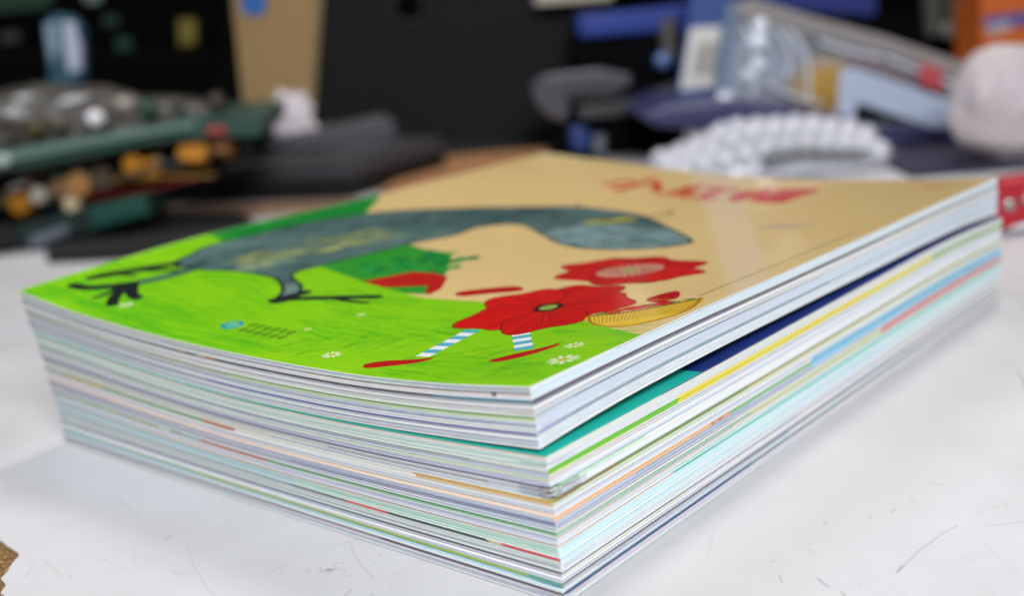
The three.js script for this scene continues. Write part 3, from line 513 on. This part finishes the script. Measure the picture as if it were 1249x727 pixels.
{
  const Z = .8;
  const blk = solid([[-120, 300], [-20, 282], [120, 256], [250, 214], [318, 180], [318, 168], [200, 190], [90, 208], [-120, 236]], Z + .02, .06, .002), b = baseOf(blk);
  const t = thing('circuit_board', 'upper green circuit board carrying golden coils, propped on the lower board', 'circuit board', b, 'salvaged circuit boards');
  addTo(t, 'chassis', blk, matte(0x0e0a06));
  addTo(t, 'board', solid([[-120, 226], [0, 212], [110, 190], [210, 172], [318, 166], [322, 140], [240, 146], [150, 162], [60, 176], [0, 184], [-120, 196]], Z - .01, .1, .0015), std(0x2a4a40, .4, { bumpMap: grain, bumpScale: .001 }));
  addTo(t, 'solder_edge', solid([[-120, 199], [0, 187], [110, 167], [238, 148], [238, 155], [110, 178], [0, 200], [-120, 214]], Z - .014, .004, .001), std(0x7f9a90, .35, { metalness: .4 }));
  const disc = (name, x, y, r, mat, zz = Z + .005) => { const p = at(x, y, zz); addTo(t, name, new THREE.CylinderGeometry(r, r, .014, 24).rotateX(Math.PI / 2 - .35).translate(p.x, p.y, p.z), mat); };
  disc('coil', 242, 186, .0075, gold); disc('coil', 166, 203, .0062, gold); disc('coil', 188, 206, .0058, gold); disc('coil', 30, 251, .0068, gold); disc('coil', 232, 188, .006, gold);
  disc('capacitor', 52, 240, .0055, std(0xa09a8c, .4)); disc('coil', 100, 228, .008, std(0x9a6a30, .55)); disc('capacitor', 78, 232, .006, std(0x6b4a26, .6)); disc('capacitor', 92, 250, .005, std(0xc8b890, .5)); disc('capacitor', 272, 178, .006, std(0x8a5a28, .6)); disc('capacitor', 130, 220, .007, std(0x3f2d1a, .6));
  for (const [x, y, r] of [[3, 196, .0055]]) { const p = at(x, y, Z - .018); addTo(t, 'solder_bead', new THREE.SphereGeometry(r, 18, 12).scale(1, .8, .5).translate(p.x, p.y, p.z), std(0x9fb0a4, .35)); }
  const tones = [0x0c0c0d, 0x1c1812, 0x4a3218, 0x6f6a60, 0x2a4a3c, 0x8a7a4a, 0x98948c, 0x161616, 0x5a2a20].map(c => std(c, .4)); const metal = phys(0xd8b060, .18, { metalness: 1 }), tin = phys(0xd4d4d8, .16, { metalness: 1 });
  for (let i = 0; i < 46; i++) { // chips, connectors and cans crowding the chassis front and the board's top
    const f = rnd(), top = i % 3 === 0, x = lerp(-20, 306, f), y = top ? lerp(184, 142, f) - rr(0, 5) : lerp(228, 172, f) + rr(2, 34) * (1 - f * .7), p = at(x, y, top ? Z + rr(0, .04) : Z + .014);
    const m = rnd() < .16 ? (rnd() < .6 ? metal : tin) : tones[rnd() * tones.length | 0];
    const q = rnd() < .35 ? new THREE.CylinderGeometry(rr(.0015, .004), rr(.0015, .004), rr(.005, .014), 14).rotateZ(rr(-.6, .6)) : new RoundedBoxGeometry(rr(.004, .014), rr(.003, .01), rr(.004, .012), 1, .0006).rotateZ(.14 + rr(-.15, .15));
    addTo(t, 'component', q.rotateY(rr(-.5, .5)).translate(p.x, p.y, p.z), m);
  }
  for (let i = 0; i < 5; i++) { const a = at(rr(-10, 120), rr(228, 246), Z + .004), b2 = at(rr(140, 300), rr(180, 214), Z), c = a.clone().lerp(b2, .5).add(V(0, rr(-.004, .012), .008)); addTo(t, 'wire', new THREE.TubeGeometry(new THREE.QuadraticBezierCurve3(a, c, b2), 24, .0011, 6), std([0x0a0a0a, 0x7a1a14, 0x151515, 0x8a6a1a, 0x3a3a3a][i], .45)); }
  const rp = at(265, 160, Z - .016); addTo(t, 'resistor', new THREE.CylinderGeometry(.003, .003, .012, 12).rotateZ(1.5).translate(rp.x, rp.y, rp.z), std(0x8a2e2e, .5));
}
// grey antistatic bag on the boards
{
  const p0 = at(70, 158, .84), g = blob([.085, .037, .03], 1.6, .28, 21, 6); g.translate(p0.x - .005, p0.y - .006, p0.z);
  const p1 = at(190, 150, .84), k = blob([.05, .02, .026], 2, .3, 31, 5); k.translate(p1.x, p1.y - .001, p1.z);
  const gg = mergeGeometries([g, k]), b = baseOf(gg);
  const t = thing('plastic_bag', 'grey translucent plastic bag heaped on the upper circuit board', 'bag', b);
  addTo(t, 'film', gg, phys(0x4a463f, .34, { clearcoat: .4, clearcoatRoughness: .2 }));
  for (const [x, y, r, c] of [[117, 145, .0058, 0xe8e4e8], [73, 150, .0052, 0x5f584c], [45, 157, .006, 0x4a431c], [180, 134, .007, 0x183a2a], [265, 124, .006, 0x382826], [218, 128, .005, 0x443f38]]) { const p = at(x, y, .806); addTo(t, 'bead', new THREE.SphereGeometry(r, 18, 12).translate(p.x, p.y, p.z), std(c, .35)); }
}
// white-and-blue connector standing in the dark
{
  const Z = .98, g0 = solid([[52, 28], [66, 18], [88, 22], [98, 40], [100, 92], [84, 130], [64, 130], [58, 80]], Z, .02, .003), b = baseOf(g0);
  const t = thing('connector_plug', 'white and blue connector plug poking up behind the plastic bag', 'plug', b);
  addTo(t, 'body', g0, std(0x30586a, .5)); addTo(t, 'sleeve', solid([[76, 28], [90, 28], [98, 60], [98, 86], [84, 90], [78, 60]], Z - .004, .01, .002), std(0xc0c8d8, .5));
  addTo(t, 'sleeve', solid([[54, 32], [66, 26], [72, 60], [62, 80]], Z - .004, .008, .002), std(0x8fa8b8, .5));
  addTo(t, 'stem', solid([[62, 100], [90, 100], [92, 400], [60, 400]], Z + .004, .012, .001), std(0x1a1a1a, .7));
}
{
  const Z = 1.1, g0 = solid([[-150, 60], [270, 62], [276, 400], [-150, 400]], Z, .2, .006), b = baseOf(g0);
  const t = thing('equipment_box', 'black box of electronics behind the plastic bag with yellow tag', 'equipment', b);
  addTo(t, 'box', g0, matte(0x040404)); 
  addTo(t, 'cover', solid([[-150, -60], [268, -60], [270, 58], [-150, 56]], Z + .02, .12, .006), matte(0x040404));
  addTo(t, 'yellow_tag', solid([[218, 24], [239, 24], [239, 54], [219, 56]], Z + .014, .006, .001), std(0x6f6410, .6));
  addTo(t, 'green_part', solid([[126, 20], [144, 20], [144, 32], [127, 32]], Z + .014, .006, .001), std(0x07301e, .6)); addTo(t, 'green_part', solid([[142, 46], [160, 48], [160, 64], [142, 64]], Z + .014, .006, .001), std(0x073a24, .6));
  addTo(t, 'green_part', solid([[-20, -10], [70, -10], [60, 10], [-20, 18]], Z + .014, .006, .001), std(0x08301c, .6)); addTo(t, 'grey_part', solid([[0, 40], [24, 38], [24, 52], [0, 54]], Z + .014, .006, .001), std(0x2c2c2c, .6)); addTo(t, 'grey_part', solid([[102, -20], [124, -20], [122, 4], [104, 3]], Z + .014, .006, .001), std(0x6d8078, .6));
}
// black unit with a blue band, brackets and knob
{
  const Z = .92, g0 = solid([[704, 42], [845, 20], [850, 400], [690, 400], [692, 150]], Z, .1, .003), b = baseOf(g0);
  const t = thing('equipment_box', 'black electronic unit with blue band and silver bracket right of the tall case', 'equipment', b);
  addTo(t, 'box', g0, matte(0x08090a));
  addTo(t, 'blue_band', solid([[705, 20], [846, 6], [846, 36], [706, 46]], Z - .006, .03, .002), std(0x0a2f86, .45));
  addTo(t, 'bracket', solid([[648, 104], [664, 92], [732, 84], [770, 92], [768, 108], [700, 112], [690, 150], [668, 142], [652, 124]], Z - .016, .012, .002), std(0x55535a, .35, { metalness: .4 }));
  addTo(t, 'slot', solid([[688, 112], [754, 108], [756, 122], [690, 124]], Z - .02, .006, .001), chip);
  addTo(t, 'grey_bar', solid([[704, 132], [770, 120], [838, 98], [840, 112], [776, 140], [706, 146]], Z - .012, .014, .002), std(0x3a3a3c, .45));
  addTo(t, 'blue_knob', solid([[694, 158], [706, 154], [720, 160], [718, 184], [698, 184]], Z - .02, .02, .002), std(0x12306e, .4)); addTo(t, 'grey_knob', solid([[724, 166], [738, 166], [738, 190], [724, 190]], Z - .02, .012, .002), std(0x5c6068, .4));
  const p = at(808, 74, Z - .01); addTo(t, 'lens', new THREE.SphereGeometry(.0062, 20, 14).translate(p.x, p.y, p.z), phys(0x4c70a0, .15, { clearcoat: 1 }));
  const p2 = at(815, 46, Z - .004); addTo(t, 'lens_post', new THREE.CylinderGeometry(.006, .006, .03, 14).translate(p2.x, p2.y, p2.z), std(0x55504e, .5));
}
{ const g = solid([[650, -40], [742, -46], [744, 0], [652, 6]], .996, .09, .002); const b = baseOf(g); const t = thing('white_card', 'strip of white card on the front of the tall black case', 'card', b); addTo(t, 'sheet', g.translate(0, 0, .02), std(0xb9b4a2, .8)); }
// clear clamshell pack with a blue card
const clear = phys(0xf4f6fa, .12, { transmission: .9, thickness: 0, clearcoat: .6 });
{
  const Z = .865, card = solid([[848, -30], [900, -30], [884, 118], [824, 120]], Z, .004, .0008), b = baseOf(card); b.y = 0;
  const t = thing('blister_pack', 'clear plastic clamshell pack with blue card and barcode label', 'package', b);
  addTo(t, 'card', card, std(0x2c4a86, .5));
  const lab = addTo(t, 'label', solid([[842, 34], [888, 31], [877, 104], [829, 111]], Z - .002, .0012, .0003), std(0xd2d0c8, .6));
  for (let i = 0; i < 9; i++) { const x = 848 + i * 3.4, w = [1.6, .9, 2, 1.1, 1.8, .8, 1.5, 2, 1][i]; addTo(t, 'barcode_bar', solid([[x + 5, 52], [x + 5 + w, 52], [x - 4 + w, 92], [x - 4, 92]], Z - .0028, .0008, .0001), std(0x55524c, .7), lab); }
  addTo(t, 'tray', solid([[780, 142], [812, 128], [884, 122], [1010, 138], [1090, 160], [1180, 172], [1300, 180], [1300, 280], [1000, 280], [960, 176], [800, 154]], Z - .045, .1, .003), std(0x34365c, .4));
  addTo(t, 'rim', solid([[896, 4], [925, 0], [990, 20], [1080, 44], [1180, 78], [1249, 100], [1249, 122], [1170, 96], [1080, 66], [985, 40], [900, 22]], Z - .02, .03, .002), phys(0x8f8a86, .3, { clearcoat: .5 }));
  addTo(t, 'window', solid([[898, 20], [985, 38], [1080, 64], [1170, 94], [1180, 186], [1090, 164], [1010, 144], [884, 126]], Z - .022, .0012, .0003), clear);
  const dome = at(930, 84, Z - .004), dg = new THREE.SphereGeometry(1, 40, 26).scale(.034, .034, .012).rotateZ(-.35).translate(dome.x, dome.y, dome.z); addTo(t, 'dome', dg, phys(0x9aa4ae, .12, { clearcoat: 1, clearcoatRoughness: .05 }));
  for (const [x, y, r] of [[927, 31, .0052], [925, 50, .006], [924, 78, .005], [883, 122, .006], [912, 92, .004]]) { const p = at(x, y, Z - .026); addTo(t, 'bubble', new THREE.SphereGeometry(r, 16, 12).scale(1, 1, .6).translate(p.x, p.y, p.z), phys(0xdfe6ee, .1, { clearcoat: 1 })); }
  addTo(t, 'side_wall', solid([[886, 10], [898, 8], [892, 128], [872, 128]], Z - .018, .02, .001), phys(0x7f96b0, .3, { transmission: .3, thickness: 0 }));
  addTo(t, 'back_panel', solid([[900, 24], [1180, 96], [1180, 250], [890, 250]], Z + .02, .004, .001), std(0x2c2a2c, .6));
  for (const [x0, y0, x1, y1, x2, y2] of [[905, 30, 930, 70, 915, 118], [960, 36, 990, 60, 985, 120], [1000, 50, 1040, 66, 1075, 70], [1080, 70, 1110, 84, 1165, 104], [935, 100, 960, 118, 1000, 126], [945, 34, 975, 70, 955, 96]]) addTo(t, 'crease', new THREE.TubeGeometry(new THREE.QuadraticBezierCurve3(at(x0, y0, Z - .025), at(x1, y1, Z - .027), at(x2, y2, Z - .025)), 20, .0014, 7), phys(0xd8dee6, .1, { clearcoat: 1 }));
}
{ const Z = .853, g = blob([.026, .027, .01], 2.2, .35, 44, 5), p = at(1002, 112, Z); one('folded_cloth', g.rotateZ(.35).translate(p.x, p.y, p.z + .003), std(0xa8843c, .85), 'mustard-yellow folded cloth inside the clear pack', 'cloth'); }
{
  const Z = .84, g0 = solid([[1024, 88], [1044, 84], [1172, 128], [1168, 190], [1136, 184], [1140, 158], [1046, 126], [1038, 160], [1018, 158]], Z, .008, .0012), b = baseOf(g0);
  const t = thing('plastic_bracket', 'pale blue-white bracket with dark window leaning in the clear pack', 'bracket', b);
  addTo(t, 'frame', g0, std(0xb4c0d4, .35)); addTo(t, 'dark_window', solid([[1040, 126], [1142, 160], [1136, 190], [1034, 166]], Z + .003, .003, .0005), std(0x1a2422, .4)); addTo(t, 'print', solid([[1070, 146], [1112, 158], [1110, 166], [1068, 156]], Z + .0022, .0008, .0001), std(0x5c6468, .5));
}
{ const g = solid([[1020, 66], [1090, 74], [1150, 84], [1154, 112], [1120, 106], [1040, 86]], .859, .01, .0015); one('red_wrapper', g, std(0x7a2428, .5), 'dark red wrapper strip inside the clear pack', 'wrapper'); }
{ const g = solid([[1122, 78], [1150, 84], [1150, 112], [1122, 104]], .836, .006, .0012); one('red_tab', g, std(0xb84650, .5), 'small bright red tab beside the white bag', 'tab'); }
{ const p = at(1236, 156, .74), g = blob([.042, .036, .026], 1.4, .28, 67, 6); g.rotateZ(-.2).translate(p.x, p.y, p.z); g.computeBoundingBox(); one('white_bag', g.translate(0, Math.max(0, .0005 - g.boundingBox.min.y), 0), phys(0xcfc6c8, .55, { transmission: .3, thickness: 0, side: THREE.DoubleSide }), 'puffy white plastic bag at the end of the clear pack', 'bag'); }
// bubble wrap
{
  const Z = .79, c = onTable(945, 232), N1 = 12, N2 = 6, list = [], sheetP = [];
  const surf = (s, t) => { const x = lerp(775, 1120, s), p = onTable(x, lerp(212, 222, s) + 0), hgt = .03 * Math.pow(Math.sin(Math.PI * clamp(.05 + s * .92)), .55) * (s < .35 ? .35 + .65 * s / .35 : 1); const a = t * Math.PI; return V(p.x, Math.max(.001, Math.sin(a) * hgt * .82 + .004 * fbm(s * 9, t * 4, 3, 2)), -Z + .03 * Math.cos(a) - .01); };
  const g = new THREE.BufferGeometry(), P = [], I = [];
  for (let i = 0; i <= 60; i++) for (let j = 0; j <= 20; j++) { const v = surf(i / 60, j / 20); P.push(v.x, v.y, v.z); }
  for (let i = 0; i < 60; i++) for (let j = 0; j < 20; j++) { const a = i * 21 + j; I.push(a, a + 1, a + 22, a, a + 22, a + 21); }
  g.setAttribute('position', new THREE.Float32BufferAttribute(P, 3)); g.setIndex(I); g.computeVertexNormals();
  const t = thing('bubble_wrap', 'rolled white bubble wrap heaped behind the book titles', 'bubble wrap', V(c.x, 0, -Z));
  const mat = phys(0xc2c4cc, .3, { side: THREE.DoubleSide, clearcoat: .4 });
  addTo(t, 'film', g, mat);
  const dome = new THREE.SphereGeometry(.0074, 16, 12);
  for (let i = 1; i < N1; i++) for (let j = 1; j < N2; j++) { const v = surf((i + (j % 2) * .5) / N1, j / N2); list.push(dome.clone().translate(v.x, v.y + .003, v.z + .003)); }
  const dm = addTo(t, 'bubbles', mergeGeometries(list), mat); dm.userData.kind = 'stuff';
  const gr = solid([[930, 196], [938, 184], [975, 178], [1060, 182], [1064, 188], [980, 188], [944, 196]], Z - .034, .006, .001); addTo(t, 'seam', gr, std(0x75787a, .6));
}
{ const q = [[1075, 200], [1120, 184], [1290, 176], [1300, 202], [1110, 218]].map(p => { const v = onTable(...p); return [v.x, -v.z]; }); one('plastic_tray', flatPrism(q, .0005, .004), std(0x25233a, .5), 'flat dark navy plastic tray under the white bag', 'tray'); }
// orange box with a blue stripe, and dark clutter beside it
{
  const Z = 1.02, g0 = solid([[1196, -40], [1400, -70], [1400, 70], [1240, 110], [1196, 80]], Z, .06, .003), b = baseOf(g0); b.y = 0;
  const t = thing('orange_box', 'orange carton with a blue and white stripe behind the white bag', 'carton', b);
  addTo(t, 'carton', g0, std(0xc05a08, .6)); addTo(t, 'stripe', solid([[1199, 22], [1400, -6], [1400, 12], [1202, 36]], Z - .002, .003, .0005), std(0x3c4c94, .5)); addTo(t, 'stripe', solid([[1202, 32], [1232, 26], [1232, 36], [1204, 42]], Z - .0032, .002, .0003), std(0xb0a8a8, .5)); addTo(t, 'stripe', solid([[1230, 92], [1400, 76], [1400, 400], [1236, 400]], Z - .002, .05, .001), std(0x28408c, .5));
}
{
  const Z = 1.14, g0 = solid([[930, 0], [1066, -14], [1072, 22], [1000, 24], [940, 16]], Z, .05, .002), b = baseOf(g0); b.y = 0;
  const t = thing('equipment_box', 'black box with dark blue lid behind the clear pack', 'equipment', b);
  addTo(t, 'lid', solid([[846, -40], [1072, -40], [1068, 20], [850, 6]], Z, .05, .002), std(0x0a2470, .5)); addTo(t, 'box', solid([[846, 8], [1196, 20], [1200, 400], [846, 400]], Z + .004, .05, .002), matte(0x050505));
  addTo(t, 'grey_part', solid([[1128, -10], [1180, -10], [1186, 30], [1168, 44], [1132, 44]], Z - .01, .014, .003), std(0x4a4a44, .5));
  for (const [x, y] of [[1168, 12], [1158, 36]]) { const p = at(x, y, Z - .014); addTo(t, 'screw', new THREE.SphereGeometry(.0068, 16, 12).scale(1, 1, .6).translate(p.x, p.y, p.z), std(0x9a9690, .4)); }
}
// red leather strap with press studs and the white block under it
{
  const Z = .565, g0 = solid([[1219, 221], [1262, 214], [1330, 204], [1330, 262], [1249, 271], [1222, 284], [1214, 262], [1215, 238]], Z, .012, .002), b = baseOf(g0);
  const t = thing('leather_strap', 'red leather strap with a metal press stud at the end of the books', 'strap', b);
  addTo(t, 'strap', g0, std(0xa30a20, .5, { bumpMap: grain, bumpScale: .0003 }));
  for (const [x, y] of [[1231, 250], [1254, 243]]) { const p = at(x, y, Z - .0005); addTo(t, 'press_stud', new THREE.LatheGeometry([[0, .0016], [.0016, .0015], [.0026, .0009], [.0032, .0002], [.0034, -.0006]].map(q => new THREE.Vector2(...q)), 24).rotateX(Math.PI / 2).translate(p.x, p.y, p.z), phys(0xa8a29c, .25, { metalness: .8 })); }
  const w = solid([[1224, 276], [1330, 258], [1330, 330], [1226, 330]], Z + .002, .03, .0015); one('paper_pad', w, std(0xd9d4d6, .8), 'white paper pad under the red leather strap', 'paper');
}
renderer.render(scene, camera);
